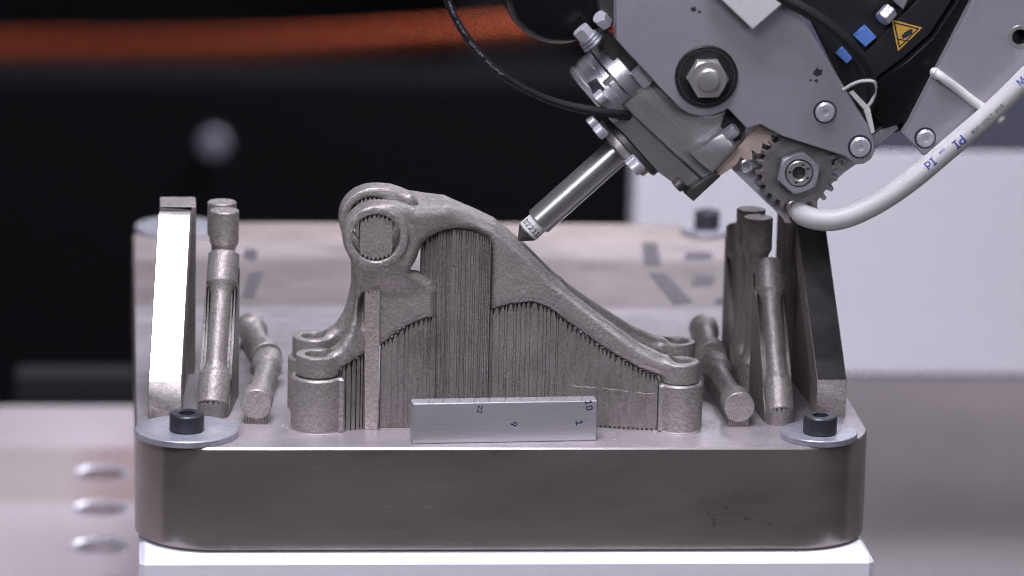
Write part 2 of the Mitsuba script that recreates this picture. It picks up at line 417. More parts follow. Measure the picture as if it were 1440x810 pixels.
# dark flat patches laid on the plate at the back
R0 = [[(93.40,345.66), (100.33,345.77), (97.05,300.84), (89.30,300.74)],
      [(89.52,285.75), (96.89,285.84), (102.69,231.85), (94.26,229.20)],
      [(111.75,326.06), (122.89,326.22), (121.60,313.61), (108.09,312.03)],
      [(110.50,281.95), (118.51,282.05), (115.95,264.62), (105.94,263.18)],
      [(114.32,239.70), (121.23,239.77), (119.55,229.44), (111.74,229.37)],
      [(-88.90,331.58), (-83.87,327.45), (-85.16,305.28), (-90.95,314.84)],
      [(-88.98,282.21), (-82.20,287.67), (-88.36,237.66), (-93.22,240.18)]]
RW = ['slanted behind the right feet, nearest the nozzle', 'long slanted strip left of the right pins', 'near the back right screw', 'small triangular one left of the right pins',
      'right beside the leaning pin at the back', 'upper one right of the left pins', 'lower one right of the left pins']
for q, w in zip(R0, RW):
    add('dark_patch', plan(round_poly(q, 1.0), 0.004, 0.45, 0.1), 'dark_grey_steel', label='dark flat patch on the plate, ' + w, cat='support remnant')

# loose grains of metal powder round the columns
rng = np.random.default_rng(5)
gr = []
for cx, cy, r, n in ((-69.5, 29, 11, 130), (73, 26, 10.5, 100), (-93, 33, 9, 60), (96, 32, 9, 60), (0, 27, 60, 150), (-128, 38, 9, 60), (-100, 45, 30, 60), (112, 33, 9, 40)):
    for k in range(n):
        a = rng.uniform(0, 2 * np.pi)
        rr = r + abs(rng.normal(0, 1.6)) if r < 20 else r * rng.uniform(0, 1)
        p = (cx + rr * math.cos(a), cy + rr * math.sin(a) * (1 if r < 20 else 0.2) - (0 if r < 20 else 8), 0.1)
        if p[1] < 1 or abs(p[0]) > 138:
            continue
        s = rng.uniform(0.12, 0.34)
        m = trimesh.creation.icosahedron()
        m.apply_scale(s)
        m.apply_translation(p)
        gr.append(m)
add('powder_grain', gr, 'bright_grain', smooth=0, kind='stuff', label='loose bright metal powder grains scattered on the plate', cat='metal powder')

# ---------------------------------------------------------------- printed bracket
Y0 = 43.0
P_MAIN = [(-58.17,76.25), (-57.53,70.08), (-55.70,60.06), (-55.53,51.41), (-56.55,45.03), (-58.42,38.99), (-61.38,33.98), (-65.73,31.14), (-70.10,29.43), (-71.73,27.73), (-71.42,25.46), (-68.38,23.76), (-64.53,23.20), (-59.61,25.74), (-54.62,28.69), (-50.14,30.44), (-44.91,33.41), (-40.02,37.40), (-34.30,41.38), (-28.56,43.95), (-23.29,44.64), (-16.48,44.06), (-9.43,44.17), (-2.54,46.16), (5.72,48.45), (14.02,49.33), (19.61,47.37), (28.01,41.35), (41.86,31.62), (55.62,24.26), (65.28,20.96), (71.66,20.75), (76.64,21.90), (76.76,26.77), (73.36,28.48), (65.00,29.82), (55.31,34.25), (38.77,45.41), (22.11,57.66), (10.77,69.19), (-1.34,79.03), (-9.70,82.95), (-20.17,86.93), (-28.66,87.19), (-32.87,87.54), (-36.79,89.14), (-40.92,90.30), (-45.29,90.29), (-50.72,89.15), (-56.12,85.49)]
HOLE = [(-34.90,63.40), (-33.33,66.55), (-32.00,70.39), (-30.67,74.21), (-27.34,76.99), (-22.83,78.49), (-18.02,78.88), (-9.58,77.60), (-4.28,74.79), (-2.52,70.27), (-2.22,56.68), (-2.55,46.44), (-2.27,33.90), (-23.95,35.03), (-24.61,54.92), (-26.65,58.20), (-30.35,60.75), (-33.47,62.12)]
EYE = [(-48.08,77.41)][0]
r_eye, r_hole = 12.42, 9.25
prof = Polygon(P_MAIN).buffer(0).union(Point(EYE).buffer(r_eye - 1)).difference(Polygon(HOLE).buffer(0))
prof = prof.buffer(1.2).buffer(-1.2)
def sm(a, b, x):
    t = np.clip((x - a) / (b - a), 0, 1)
    return t * t * (3 - 2 * t)
XS = dict(a=[(-39.58,75.76)][0][0], b=[(-8.67,73.64)][0][0], c=[(16.19,73.73)][0][0], d=[(70.50,30.76)][0][0], e=[(-60.87,36.25)][0][0], f=[(-46.87,35.11)][0][0], g=[(-27.84,49.34)][0][0], z1=[(-44.91,67.32)][0][1], z0=[(-44.40,52.13)][0][1])
def half_gap(x, z):
    right = 9.5 * sm(XS['c'], XS['d'], x)
    up = 15 - 9.5 * sm(XS['a'], XS['b'], x) + right
    low = 15 - 4.5 * sm(XS['e'], XS['f'], x) - 5 * sm(XS['g'], XS['b'], x) + right
    t = sm(-XS['z1'], -XS['z0'], -z)
    return up * (1 - t) + low * t
def front_y(x, z):
    return Y0 - half_gap(x, z) - 5.0
def poly_sdf(poly, X, Z):
    P = shapely.points(X.ravel(), Z.ravel())
    d = shapely.distance(poly.boundary, P)
    ins = shapely.contains_xy(poly, X.ravel(), Z.ravel())
    return np.where(ins, -d, d).reshape(X.shape)
def smin(a, b, k):
    h = np.maximum(k - np.abs(a - b), 0) / k
    return np.minimum(a, b) - h * h * k * 0.25
def surface_nets(G, lo, h):
    s = G < 0
    nx, ny, nz = G.shape
    c = np.zeros((nx - 1, ny - 1, nz - 1), np.int8)
    for i, j, k in np.ndindex(2, 2, 2):
        c += s[i:nx - 1 + i, j:ny - 1 + j, k:nz - 1 + k]
    act = (c > 0) & (c < 8)
    idx = -np.ones(c.shape, int)
    I = np.argwhere(act)
    idx[act] = np.arange(len(I))
    acc, cnt = np.zeros((len(I), 3)), np.zeros(len(I))
    cor = list(np.ndindex(2, 2, 2))
    for a in cor:
        for ax in range(3):
            if a[ax]:
                continue
            b = list(a); b[ax] = 1
            ga, gb = G[tuple((I + a).T)], G[tuple((I + b).T)]
            m = (ga < 0) != (gb < 0)
            t = np.where(m, ga / np.where(m, ga - gb, 1), 0)
            p = np.tile(np.array(a, float), (len(I), 1)); p[:, ax] += t
            acc[m] += p[m]; cnt[m] += 1
    V = (I + acc / cnt[:, None]) * h + lo
    Fc = []
    for ax in range(3):
        sl0, sl1 = [slice(1, -1)] * 3, [slice(1, -1)] * 3
        sl0[ax], sl1[ax] = slice(0, -1), slice(1, None)
        a, b = s[tuple(sl0)], s[tuple(sl1)]
        E = np.argwhere(a != b)
        off = np.ones(3, int); off[ax] = 0
        E = E + off
        flip = s[tuple(E.T)]
        u, v = [k for k in range(3) if k != ax]
        def cell(du, dv):
            q = E.copy(); q[:, u] -= du; q[:, v] -= dv
            return idx[tuple(q.T)]
        quad = np.stack([cell(1, 1), cell(0, 1), cell(0, 0), cell(1, 0)], 1)
        if ax == 1:
            flip = ~flip
        quad[~flip] = quad[~flip][:, ::-1]
        Fc.append(quad)
    q = np.vstack(Fc)
    m = trimesh.Trimesh(V, np.vstack([q[:, [0, 1, 2]], q[:, [0, 2, 3]]]), process=False)
    if m.volume < 0:
        m.invert()
    return m
h = 0.62
BOSSES = [(-69.62,28.00,30.12), (-69.75,58.00,29.82), (71.77,28.00,27.45), (73.70,58.00,27.75)]       # front left, back left, front right, back right (tops of the rings)
lo = np.array([prof.bounds[0] - 8, Y0 - 24, prof.bounds[1] - 5.0])
hi = np.array([prof.bounds[2] + 8, Y0 + 24, prof.bounds[3] + 5.0])
xs, ys, zs = (np.arange(lo[k], hi[k], h) for k in range(3))
XX, ZZ = np.meshgrid(xs, zs, indexing='ij')
D2 = poly_sdf(prof, XX, ZZ)
CG = half_gap(XX, ZZ)
eye2 = np.hypot(XX - EYE[0], ZZ - EYE[1])
D2s = smin(D2, eye2 - r_eye, 2.5)
yr = (ys - Y0)[None, :, None]
# the underside edge of the arms is left sharper than the rounded top: radius by height above the local underside is not needed, one radius serves
rad = 2.7 + 1.5 * sm(XS['c'], XS['d'], XX) - 1.4 * sm(r_eye + 5, r_eye, eye2)
def slab(c):
    dy = np.abs(yr - c[:, None, :]) - 5.0
    r = rad[:, None, :]
    a, b = D2s[:, None, :] + r, dy + r
    return np.minimum(np.maximum(a, b), 0) + np.hypot(np.maximum(a, 0), np.maximum(b, 0)) - r
G = smin(slab(-CG), slab(CG), 2.2)
# the front ring and the rear ring stand a little proud of the necks
for sg in (-1, 1):
    dy = np.abs(yr - sg * 15.5) - 5.6
    a_, b_ = (eye2 - r_eye + .8)[:, None, :], dy + .8
    G = smin(G, np.minimum(np.maximum(a_, b_), 0) + np.hypot(np.maximum(a_, 0), np.maximum(b_, 0)) - .8, 0.9)
# upper web between the arms where they have run together
win = np.maximum([(-30.79,80.95)][0][0] - XX, XX - [(25.02,51.21)][0][0])
web = np.maximum(np.maximum(D2s + 0.9, win)[:, None, :], np.abs(yr) - CG[:, None, :])
G = smin(G, web, 4.5)
for bxx, byy, bzz in BOSSES:
    hole = 5.1 if bxx < 0 else 4.5
    rr = np.hypot(xs[:, None] - bxx, ys[None, :] - byy)[:, :, None]
    z = zs[None, None, :]
    ring = np.maximum(rr - (8.6 if bxx < 0 else 7.6), np.abs(z - (bzz - 4.0)) - 4.0)
    G = smin(G, ring, 2.0)
    G = np.maximum(G, -np.maximum(rr - hole, bzz - 8.8 - z))
cav = (np.sqrt((((XX - [(-52.37,47.38)][0][0]) / 2.3) ** 2 + ((ZZ - [(-52.37,47.38)][0][1]) / 8.0) ** 2)[:, None, :] + ((ys - 24.0) / 9.0)[None, :, None] ** 2) - 1) * 2.3
G = -smin(-G, cav, 1.0)
cut = np.maximum(np.maximum([(-34.66,64.29)][0][0] - XX, XX - [(-24.96,57.80)][0][0]), np.maximum([(-30.60,49.90)][0][1] - ZZ, ZZ - [(-31.19,72.01)][0][1]))
G = np.maximum(G, -np.maximum(cut[:, None, :], (Y0 - 1.0 - ys)[None, :, None]))
G = np.maximum(G, -(eye2 - r_hole)[:, None, :] + 0 * yr)
W = meshkit.noise(np.stack(np.meshgrid(xs * .9, ys * .9, zs * .9, indexing='ij'), -1)) - 0.5
body = surface_nets((G + 0.10 * W).astype(np.float64), lo, h)
br = thing('printed_bracket', 'grey 3D printed steel bracket with two eyes and four feet, on its supports', 'bracket')
add('body', body, 'sintered_steel', br, smooth=True)

# boss columns under the four feet
for k, (bxx, byy, bzz) in enumerate(BOSSES):
    r = 10.3 if k < 2 else 9.0
    top = (-69.51,28.00,21.58)[2] if k < 2 else (72.04,28.00,19.13)[2]
    sgn = 1 if k < 2 else -1
    pl = Point(bxx, byy).buffer(r, quad_segs=14).union(sbox(min(bxx, bxx + sgn * r * .96), byy - r * .62, max(bxx, bxx + sgn * r * .96), byy + r))
    add('column', plan(pl, 0.0, top, 0.7), 'sintered_steel', br, smooth=25)
    lip = tube(np.array([(bxx + (r - .35) * math.cos(t), byy + (r - .35) * math.sin(t), 0.25) for t in np.linspace(-math.pi * .95, -math.pi * .1, 40)]), 0.4 + 0.2 * np.random.default_rng(k).random(40), 8)
    add('weld_bead', lip, 'bright_grain', br)

# teeth and walls of the supports
def teeth(pts, pitch, gap, valley, rng):
    """the line pts as a comb: tips `gap` below it, notches `valley` below it"""
    p = np.array(pts, float)
    t = np.concatenate([[0], np.cumsum(np.linalg.norm(np.diff(p, axis=0), axis=1))])
    n = max(1, int(t[-1] / pitch))
    out = []
    at = lambda s: np.array([np.interp(s, t, p[:, 0]), np.interp(s, t, p[:, 1])])
    for k in range(n):
        a, b = k * t[-1] / n, (k + 1) * t[-1] / n
        w = b - a
        j = rng.uniform(-.06, .06) * w
        for f, dz in ((0.0, -valley), (0.40, -gap), (0.62, -gap), (0.985, -valley)):
            q = at(a + f * w + (j if 0 < f < .9 else 0))
            out.append((q[0], q[1] + dz * (1 + (rng.uniform(-.25, .25) if dz == -valley else 0))))
    return out
def strips(x0, x1, ztop, yf, depth, wmin, wmax, gap, jitter, seed, foot=0.0, tooth=True, pitch=1.65):
    """a support wall: upright strips of uneven width with dark slits between them; ztop(x), yf(x)"""
    rng = np.random.default_rng(seed)
    out, x = [], x0
    while x < x1 - 0.3:
        w = min(rng.uniform(wmin, wmax) if rng.random() < .6 else rng.uniform(wmin, (wmin + wmax) / 2), x1 - x)
        if x1 - x - w < wmin:
            w = x1 - x
        xx = np.linspace(x, x + w - gap * rng.uniform(.6, 1.5), max(2, int(w / .5) + 2))
        top = [(q, ztop(q)) for q in xx]
        comb = teeth(top, pitch, -0.1, 2.5, rng) if tooth else top
        yj = rng.uniform(-jitter, jitter); yy = 0.0
        comb = [c for c in comb if xx[0] - .01 <= c[0] <= xx[-1] + .01]
        comb[0] = (xx[0], comb[0][1]); 
        poly = [(xx[0], foot)] + comb + [(xx[-1], comb[-1][1] - (1.2 if tooth else 0)), (xx[-1], foot)]
        g = Polygon(poly)
        if not g.is_valid or g.area < .2:
            g = Polygon([(xx[0], foot), top[0], top[-1], (xx[-1], foot)])
        m = prism(g, 0.0, depth, 0.06)
        m.vertices[:, 1] += np.array([yf(q) for q in m.vertices[:, 0]]) + yj
        out.append(m)
        x += w
    # a core behind the slits
    n = max(4, int((x1 - x0) / 2))
    q = np.linspace(x0 + .05, x1 - .05, n)
    for a, b in zip(q[:-1], q[1:]):
        z = min(ztop(a), ztop(b)) - 0.1
        if z > foot + 1:
            out.append(bx(((a + b) / 2, max(yf(a), yf(b)) + 2.6 + depth / 2, (foot + z) / 2), (b - a + .01, depth, z - foot), 0.002))
    return out
def interp(pts):
    p = np.array(sorted(pts))
    return lambda x: float(np.interp(x, p[:, 0], p[:, 1]))
Z_R = interp([(-3.64,45.87), (-2.54,46.16), (5.72,48.45), (14.02,49.33), (19.61,47.37), (28.01,41.35), (41.86,31.62), (55.62,24.26), (62.52,21.44)])
Z_L = interp([(-59.61,25.74), (-54.62,28.69), (-50.14,30.44), (-44.91,33.41), (-40.02,37.40), (-34.30,41.38), (-28.56,43.95), (-24.13,44.69)])
Z_C = interp([(-30.04,70.79), (-29.51,72.42), (-27.03,75.83), (-22.82,77.93), (-18.02,78.60), (-13.78,78.02), (-9.58,77.32), (-5.96,75.91), (-3.45,74.51)])
yfr = lambda zf, o: (lambda x: front_y(x, zf(x)) + o)
xr0, xr1 = [(-2.73,42.45)][0][0], [(62.80,21.45)][0][0]
xm = [(24.14,42.63)][0][0]
add('support_wall', strips(xr0, xm, Z_R, yfr(Z_R, 1.0), 3.0, 0.6, 3.4, 0.085, 0.15, 3), 'support_steel', br, smooth=0, label='striped serrated support wall under the long arm')
add('support_wall', strips(xm, xr1, Z_R, yfr(Z_R, 1.0), 3.0, 1.7, 9.0, 0.003, 0.02, 4, foot=0.9), 'support_steel', br, smooth=0, label='smooth right end of the serrated support wall')
rngf = np.random.default_rng(8)
add('wall_foot', [prism(Polygon([(x, 0), (x + .9, 0), (x + 1.15, 1.3), (x - .25, 1.3)]), yfr(Z_R, 1.05)(x), yfr(Z_R, 1.05)(x) + 3, 0.02) for x in np.arange(xm + .3, xr1 - 1.5, 1.75)], 'support_steel', br, smooth=0)
xl0, xl1, xp = [(-60.23,30.58)][0][0], [(-23.83,43.54)][0][0], [(-45.17,32.27)][0][0]
add('support_wall', strips(xl0, [(-50.45,32.46)][0][0], Z_L, yfr(Z_L, 0.9), 3.0, 1.0, 2.2, 0.30, 0.2, 11), 'support_steel', br, smooth=0, label='ribbed support under the short left foot')
add('support_wall', strips(xp, xl1, Z_L, yfr(Z_L, 1.2), 3.0, 0.8, 4.5, 0.045, 0.10, 12), 'support_steel', br, smooth=0, label='serrated support wall under the lower left body')
xc0, xc1 = [(-29.70,58.02)][0][0], [(-3.05,56.67)][0][0]
yc = front_y([(-11.09,56.71)][0][0], [(-11.09,56.71)][0][1]) - 1.2
add('support_column', strips(xc0, xc1, Z_C, lambda x: yc + 0.35 * math.sin(x * .9), 9.0, 0.5, 2.2, 0.07, 0.22, 21, pitch=1.75), 'support_steel', br, smooth=0, label='tall ribbed support column filling the arch')
# thin post before the neck
pp = [(-51.95,55.32), (-45.85,55.07), (-45.73,-0.86), (-50.21,-0.62)]
py = front_y([(-48.39,43.66)][0][0], [(-48.39,43.66)][0][1]) - 1.6
postx0, postx1 = [(-52.02,52.97)][0][0], [(-45.98,52.99)][0][0]
zpost = [(-48.78,56.09)][0][1]
post = Polygon(teeth([(postx0, zpost - 0.4), (postx1, zpost + .3)], 1.5, 0.0, 1.9, rngf) + [(postx1 - .2, 0), (postx0 + .9, 0)])
add('post', prism(post, py, py + 3.2, 0.15), 'sintered_pale', br, smooth=0, label='thin upright support post below the neck')
# fills of the two eyes
for c0, sg in ((-1, 0), (1, 1)):
    yb = (Y0 - 20.0 if c0 < 0 else Y0 + 10.0)
    rr, hw = r_hole - 0.25, 6.21
    rngt = np.random.default_rng(40 + sg)
    ztop = lambda x: EYE[1] + math.sqrt(max(rr * rr - (x - EYE[0]) ** 2, 0))
    xx = np.linspace(EYE[0] - hw, EYE[0] + hw, 40)
    up = teeth([(x, ztop(x)) for x in xx], 1.55, -0.1, 1.7, rngt)
    dn = teeth([(x, ztop(x)) for x in xx], 1.55, -0.1, 1.3, rngt)
    poly = Polygon(up + [(x, 2 * EYE[1] - z) for x, z in dn[::-1]]).buffer(0)
    add('eye_fill', prism(poly, yb - .15, yb + 9.6, 0.05), 'sintered_steel', br, smooth=0)
sc = np.array([(28.53,30.00,16.27), (36.90,30.00,15.99), (45.28,30.00,15.70), (53.68,30.00,15.14), (63.47,30.00,14.85)])
sc[:, 1] = [front_y(x, 20) + 1.0 for x in sc[:, 0]]
ss = spline(sc, 60)
for i0, i1 in ((2, 19), (22, 40), (44, 57)):
    add('scratch_ridge', tube(ss[i0:i1], 0.05 + 0.10 * np.random.default_rng(i0).random(i1 - i0), 6), 'sintered_pale', br)

# ---------------------------------------------------------------- inclined and upright test bars
def inclined_bar(xa, xb, y0, rot, label, polish):
    t = thing('inclined_bar', label, 'test bar')
    cx, w = (xa + xb) / 2, xb - xa
    p = Polygon([(y0, 0), (y0 + 13, 0), (y0 + 13, 13), (y0 + 69, 69.5), (y0 + 55, 69.5), (y0, 14.6)])
    add('core', rotz(side(p, xa, xb, 0.25), rot, (cx, y0, 0)), 'sintered_steel', t, smooth=0)
    n = np.array([0, -1, 1]) / math.sqrt(2)
    a = np.array([0, 1, 1]) / math.sqrt(2)
    L = 55 * math.sqrt(2) - 1.4
    c = np.array([cx, y0 + 27.5, 14.6 + 27.45]) + n * 0.12
    R = np.stack([[1, 0, 0], a, n], 1)
    add('polished_face', rotz(bx(c, (w - 0.5, L, 0.3), 0.1, R), rot, (cx, y0, 0)), polish, t, smooth=0, label='milled bright sloping face')
    sp = [prism(Polygon([(cx - w / 2 + .6 + k * (w - 1.2) / 8, 0), (cx - w / 2 + 1.1 + k * (w - 1.2) / 8, 0), (cx - w / 2 + 1.1 + k * (w - 1.2) / 8, .3), (cx - w / 2 + .6 + k * (w - 1.2) / 8, .3)]), y0 + 16, y0 + 17, .02) for k in range(8)]
    web = side(Polygon([(y0 + 15, 0), (y0 + 67, 0), (y0 + 67, 65), (y0 + 15, 13)]), cx - w / 2 + 1.2, cx + w / 2 - 1.2, 0.1)
    add('support_web', rotz(web, rot, (cx, y0, 0)), 'support_steel', t, smooth=0)
    return t
def upright_bar(xa, xb, y0, y1, z, label, m='sintered_steel', ribs=0):
    t = thing('upright_bar', label, 'test bar')
    add('block', bx(((xa + xb) / 2, (y0 + y1) / 2, z / 2), (xb - xa, y1 - y0, z), 0.4), m, t, smooth=0)
    for k in range(ribs):
        x = xa + (k + .5) * (xb - xa) / ribs
        add('support_rib', bx((x, y0 - .25, z * .49), ((xb - xa) / ribs * .62, .7, z * .97), .1), m, t, smooth=0)
    rng = np.random.default_rng(int(abs(xa) * 10))
    sp = [bx((xa + (k + .5) * (xb - xa) / 4 + rng.uniform(-.6, .6), y1 - 1 - rng.uniform(0, 1.5), z + .12), (.6, .6, .35), .1) for k in range(4)]
    add('spatter_bead', sp, 'bright_grain', t, smooth=0, kind='stuff')
    return t
xa, xb = (-134.86,41.00,7.17)[0], (-122.01,41.00,7.18)[0]
inclined_bar(xa, xb, 41, -4.2, 'inclined bar at the far left whose milled face glares white', 'polished_steel')
upright_bar((-129.99,112.00,69.26)[0], (-115.46,112.00,69.32)[0], 111, 128, (-122.87,112.00,69.58)[2], 'upright rectangular bar behind the white inclined bar at the left')
xa, xb = (128.65,45.00,6.20)[0], (140.59,45.00,6.20)[0]
inclined_bar(xa, xb, 45, 3.0, 'dark inclined bar at the far right beside the front screw', 'unlit_steel')
upright_bar((121.78,112.00,58.47)[0], (134.35,112.00,58.52)[0], 100, 122, (125.00,110.00,66.07)[2], 'dark upright ribbed bar under the white cable at the right', 'support_steel', 7)

# ---------------------------------------------------------------- dog-bone tensile pins
def dogbone(L, rg, rn, lg=12.5, tr=5.5):
    pr = [(0, 0), (0, rg - .4), (.4, rg)]
    pr += [(lg, rg)]
    pr += [(lg + tr * s, rg + (rn - rg) * (1 - (1 - s) ** 1.7)) for s in (.12, .25, .4, .6, .8, 1)]
    pr += [(L - t, r) for t, r in reversed(pr)]
    return pr
def upright_pin(x, y, label, rg=5.8, L=76, tilt=(0, 0)):
    t = thing('upright_pin', label, 'test pin')
    ax = (tilt[0], tilt[1], 1)
    add('shaft', lathe((x, y, 0), ax, dogbone(L, rg, 4.1, 13.0), 40), 'sintered_steel', t)
    rng = np.random.default_rng(int(abs(x * 7 + y)))
    sp = [bx((x + tilt[0] * L + rng.uniform(-.6, .6) * rg, y + rng.uniform(-.6, .6) * rg, L + .08), (.7, .7, .3), .1) for k in range(7)]
    add('spatter_bead', sp, 'bright_grain', t, smooth=0, kind='stuff')
def leaning_pin(x, y0, rot, label, rg=6.2, L=62.5, el=58.0, z0=7.7):
    t = thing('leaning_pin', label, 'test pin')
    s, c = math.sin(math.radians(el)), math.cos(math.radians(el))
    ro = math.radians(rot)
    ax = np.array([-c * math.sin(ro), c * math.cos(ro), s])
    c0 = np.array([x, y0 + rg * s, z0 - rg * c])
    add('shaft', lathe(c0, ax, dogbone(L, rg, 4.0, 12.0, 6.0), 44, up=(0, -1, 1)), 'sintered_steel', t)
    # foot: an upright column under the low end, its comb-like rim following the end disc
    n = 64
    ang = np.arange(n) * 2 * np.pi / n
    ex, ey = (rg - .1) * np.cos(ang), (rg - .1) * s * np.sin(ang)
    zt = np.maximum(c0[2] - ey * c / s - 0.25, 0.3)
    comb = np.where((np.arange(n) % 4) == 0, 1.7, 0.0)
    V = np.vstack([np.stack([c0[0] + ex, c0[1] + ey, 0 * ex - 0.02], 1), np.stack([c0[0] + ex, c0[1] + ey, np.maximum(zt - comb, .2)], 1), np.stack([c0[0] + ex * .9, c0[1] + ey * .9, np.maximum(zt * 1.0 - comb * .9, .2)], 1)])
    i, j = np.arange(n), np.roll(np.arange(n), -1)
    Fc = np.vstack([np.stack([i, j, j + n], 1), np.stack([i, j + n, i + n], 1), np.stack([i + n, j + n, j + 2 * n], 1), np.stack([i + n, j + 2 * n, i + 2 * n], 1)])
    add('foot', trimesh.Trimesh(V, Fc, process=False), 'support_steel', t, smooth=0)
    # upright support fins under the shaft, as wide as the grips
    fins = []
    for k in range(11):
        dx = (k - 5) * (rg * .93) / 5
        for u0, u1, rr in ((4, 15, rg), (15, L - 14, 4.0), (L - 14, L - 1, rg)):
            dz = math.sqrt(max(rr * rr - dx * dx, 0)) / c - .1
            A, B = c0 + ax * u0, c0 + ax * u1
            pts = np.array([(A[1], 0.0), (B[1], 0.0), (B[1], B[2] - dz), (A[1], max(A[2] - dz, .1))])
            if pts[2, 1] < .5:
                continue
            fins.append(rotz(side(Polygon(pts).buffer(0), x + dx - .62, x + dx + .62, .12 + .05 * (k % 2)), rot, (x, c0[1], 0)))
    add('support_fin', fins, 'support_steel', t, smooth=0, kind='stuff')
def lying_pin(p0, p1, label, z=8.0, rg=6.1):
    t = thing('lying_pin', label, 'test pin')
    a = np.array([p0[0], p0[1], z]); b = np.array([p1[0], p1[1], z])
    L = np.linalg.norm(b - a)
    ax = (b - a) / L
    add('shaft', lathe(a, ax, dogbone(L, rg, 4.0, L * .17, L * .09), 44, up=(0, 0, 1)), 'sintered_steel', t)
    w = np.array([ax[1], -ax[0], 0])
    fin = []
    rot = math.degrees(math.atan2(-ax[0], ax[1]))
    rng = np.random.default_rng(int(abs(a[0])))
    for k in range(10):
        d = (k - 4.5) * 0.82
        for u0, u1, rr in ((.35, L * .17, rg), (L * .2, L * .8, 4.0), (L * .83, L - .3, rg)):
            if abs(d) < rr - .3:
                top = z - math.sqrt(rr * rr - d * d) + .1
                m = bx((a[0] + d, a[1] + (u0 + u1) / 2, top / 2), (.5 if k % 2 else .62, u1 - u0, top), .04)
                fin.append(rotz(m, rot, (a[0], a[1], 0)))
    add('support_fin', fin, 'support_steel', t, smooth=0, kind='stuff')

leaning_pin((-109.53,41.00,4.31)[0], 41, -8.0, 'pale leaning pin in front of the left upright pins, nearest the white bar')
upright_pin((-104.62,91.00,65.41)[0], 91.5, 'upright pin right behind the pale leaning pin at the left', L=72.5)
upright_pin((-105.28,107.00,67.57)[0], 107, 'rearmost upright pin of the left group, its top showing above the other', L=72.5)
leaning_pin((112.89,31.00,5.66)[0], 31, 4.0, 'leaning pin in front of the right upright pins', 5.6)
upright_pin((108.22,82.00,68.31)[0], 82.5, 'upright pin behind the right leaning pin, the nearer of the two', 5.9, L=72.5)
upright_pin((107.46,98.00,70.50)[0], 97.5, 'upright pin farther back in the right group, under the gear plate', 5.8, L=72.5)
leaning_pin((109.95,112.00,-10.51)[0], 112, 0.0, 'leaning pin peeping out left behind the right upright pins', 5.6, L=58)
lying_pin((-93.15,33.81), (-86.34,100.33), 'lying pin with its round end to the front, left of the bracket')
lying_pin((-86.41,107.13), (-91.91,157.35), 'rear lying pin at the left, behind the front one')
lying_pin((95.91,29.83), (94.25,95.49), 'lying pin with its round end to the front, right of the bracket')
lying_pin((95.13,109.20), (97.57,156.38), 'rear blurred lying pin at the right, behind the right feet')

# ---------------------------------------------------------------- number strip
ns = thing('number_strip', 'low aluminium block with handwritten numbers in front of the bracket', 'marking block')
sx0, sx1 = -34.0, 37.9
sh = (1.58,7.00,16.19)[2]
ang = math.degrees(math.atan2(10.0 - 5.3, 71.8))
Lc = math.hypot(71.8, 4.7)
A0 = np.array([sx0, 5.3, 0.0])
ca, sa = math.cos(math.radians(ang)), math.sin(math.radians(ang))
def onstrip(u, v, w):
    """u along the strip, v up, w out of its front"""
    u, v, w = np.asarray(u, float), np.asarray(v, float), np.asarray(w, float)
    return np.stack([A0[0] + u * ca + w * sa, A0[1] + u * sa - w * ca, v], -1)
blk = bx((0, 0, 0), (Lc, 7.2, sh), 0.5)
blk.apply_translation((Lc / 2, 3.6, sh / 2))
blk.apply_transform(trimesh.transformations.rotation_matrix(math.radians(ang), (0, 0, 1)))
blk.apply_translation(A0)
add('block', blk, 'aluminium', ns, smooth=0)
rng = np.random.default_rng(17)
for k in range(11):
    u = 5.5 + k * 6.0 + rng.uniform(-.5, .5)
    v = onstrip([u, u + .35, u + 1.9, u + 1.5], [sh] * 4, [-.7, -.7, -6.4, -6.4])
    m = m3.Manifold.hull_points(np.vstack([v + [0, 0, -.2], v + [0, 0, .05]]).astype(np.float32))
    add('score_line', m, 'bright_steel', ns, smooth=0)
def mark(s, px_u, px_v, hh, rot, bold=True):
    c, sn = math.cos(math.radians(rot)), math.sin(math.radians(rot))
    return text_at(s, hh, lambda x, y, z: onstrip(px_u + c * x - sn * y, px_v + sn * x + c * y, z + 0.01), 0.03, bold)
k = 71.9 / 259.0
for s, px, pyv, hh, rot in (('22', 675, 577, 1.9, -98), ('9', 723, 598.5, 2.5, -84), ('10', 828, 574, 2.5, -80), ('1', 815, 598, 2.7, -82)):
    add('handwritten_number', mark(s, (px - 581) * k, (624 - pyv) * 0.286, hh, rot), 'ink_marker', ns, smooth=0, label='ink number ' + s)

# ---------------------------------------------------------------- measuring head above the bracket
hd = thing('measuring_head', 'metal measuring head with slanted tube nozzle, grey side plate and gear', 'measuring head')
NA, NB = np.array((15.88,40.00,79.78)), np.array((45.91,40.00,108.04))
U = (NB - NA) / np.linalg.norm(NB - NA)
Vv = np.array([U[2], 0, -U[0]])                    # to the lower right, square to the nozzle
YF = np.array([0, -1.0, 0])
q = 0.281
def uv_(s, v, y=0.0):
    return NA + U * s * q + Vv * v * q + np.array([0, y, 0])
Tq = lathe(NA, U, [(-0.1, 0), (-0.1, 5.1), (0.1, 5.45), (0.5, 5.65), (41, 5.65), (41, 0)], 64)
add('tube', Tq, 'tube_steel', hd)
add('label_sleeve', lathe(NA, U, [(0.4, 0), (0.4, 4.55), (-5.3, 4.55), (-5.5, 4.4), (-5.5, 0)], 64), 'white_plastic', hd)
add('tip', lathe(NA, U, [(-5.4, 0), (-5.4, 4.35), (-6.2, 4.2), (-9.6, 1.25), (-10.3, 0.7), (-10.5, 0)], 14), 'dark_steel', hd, smooth=0)
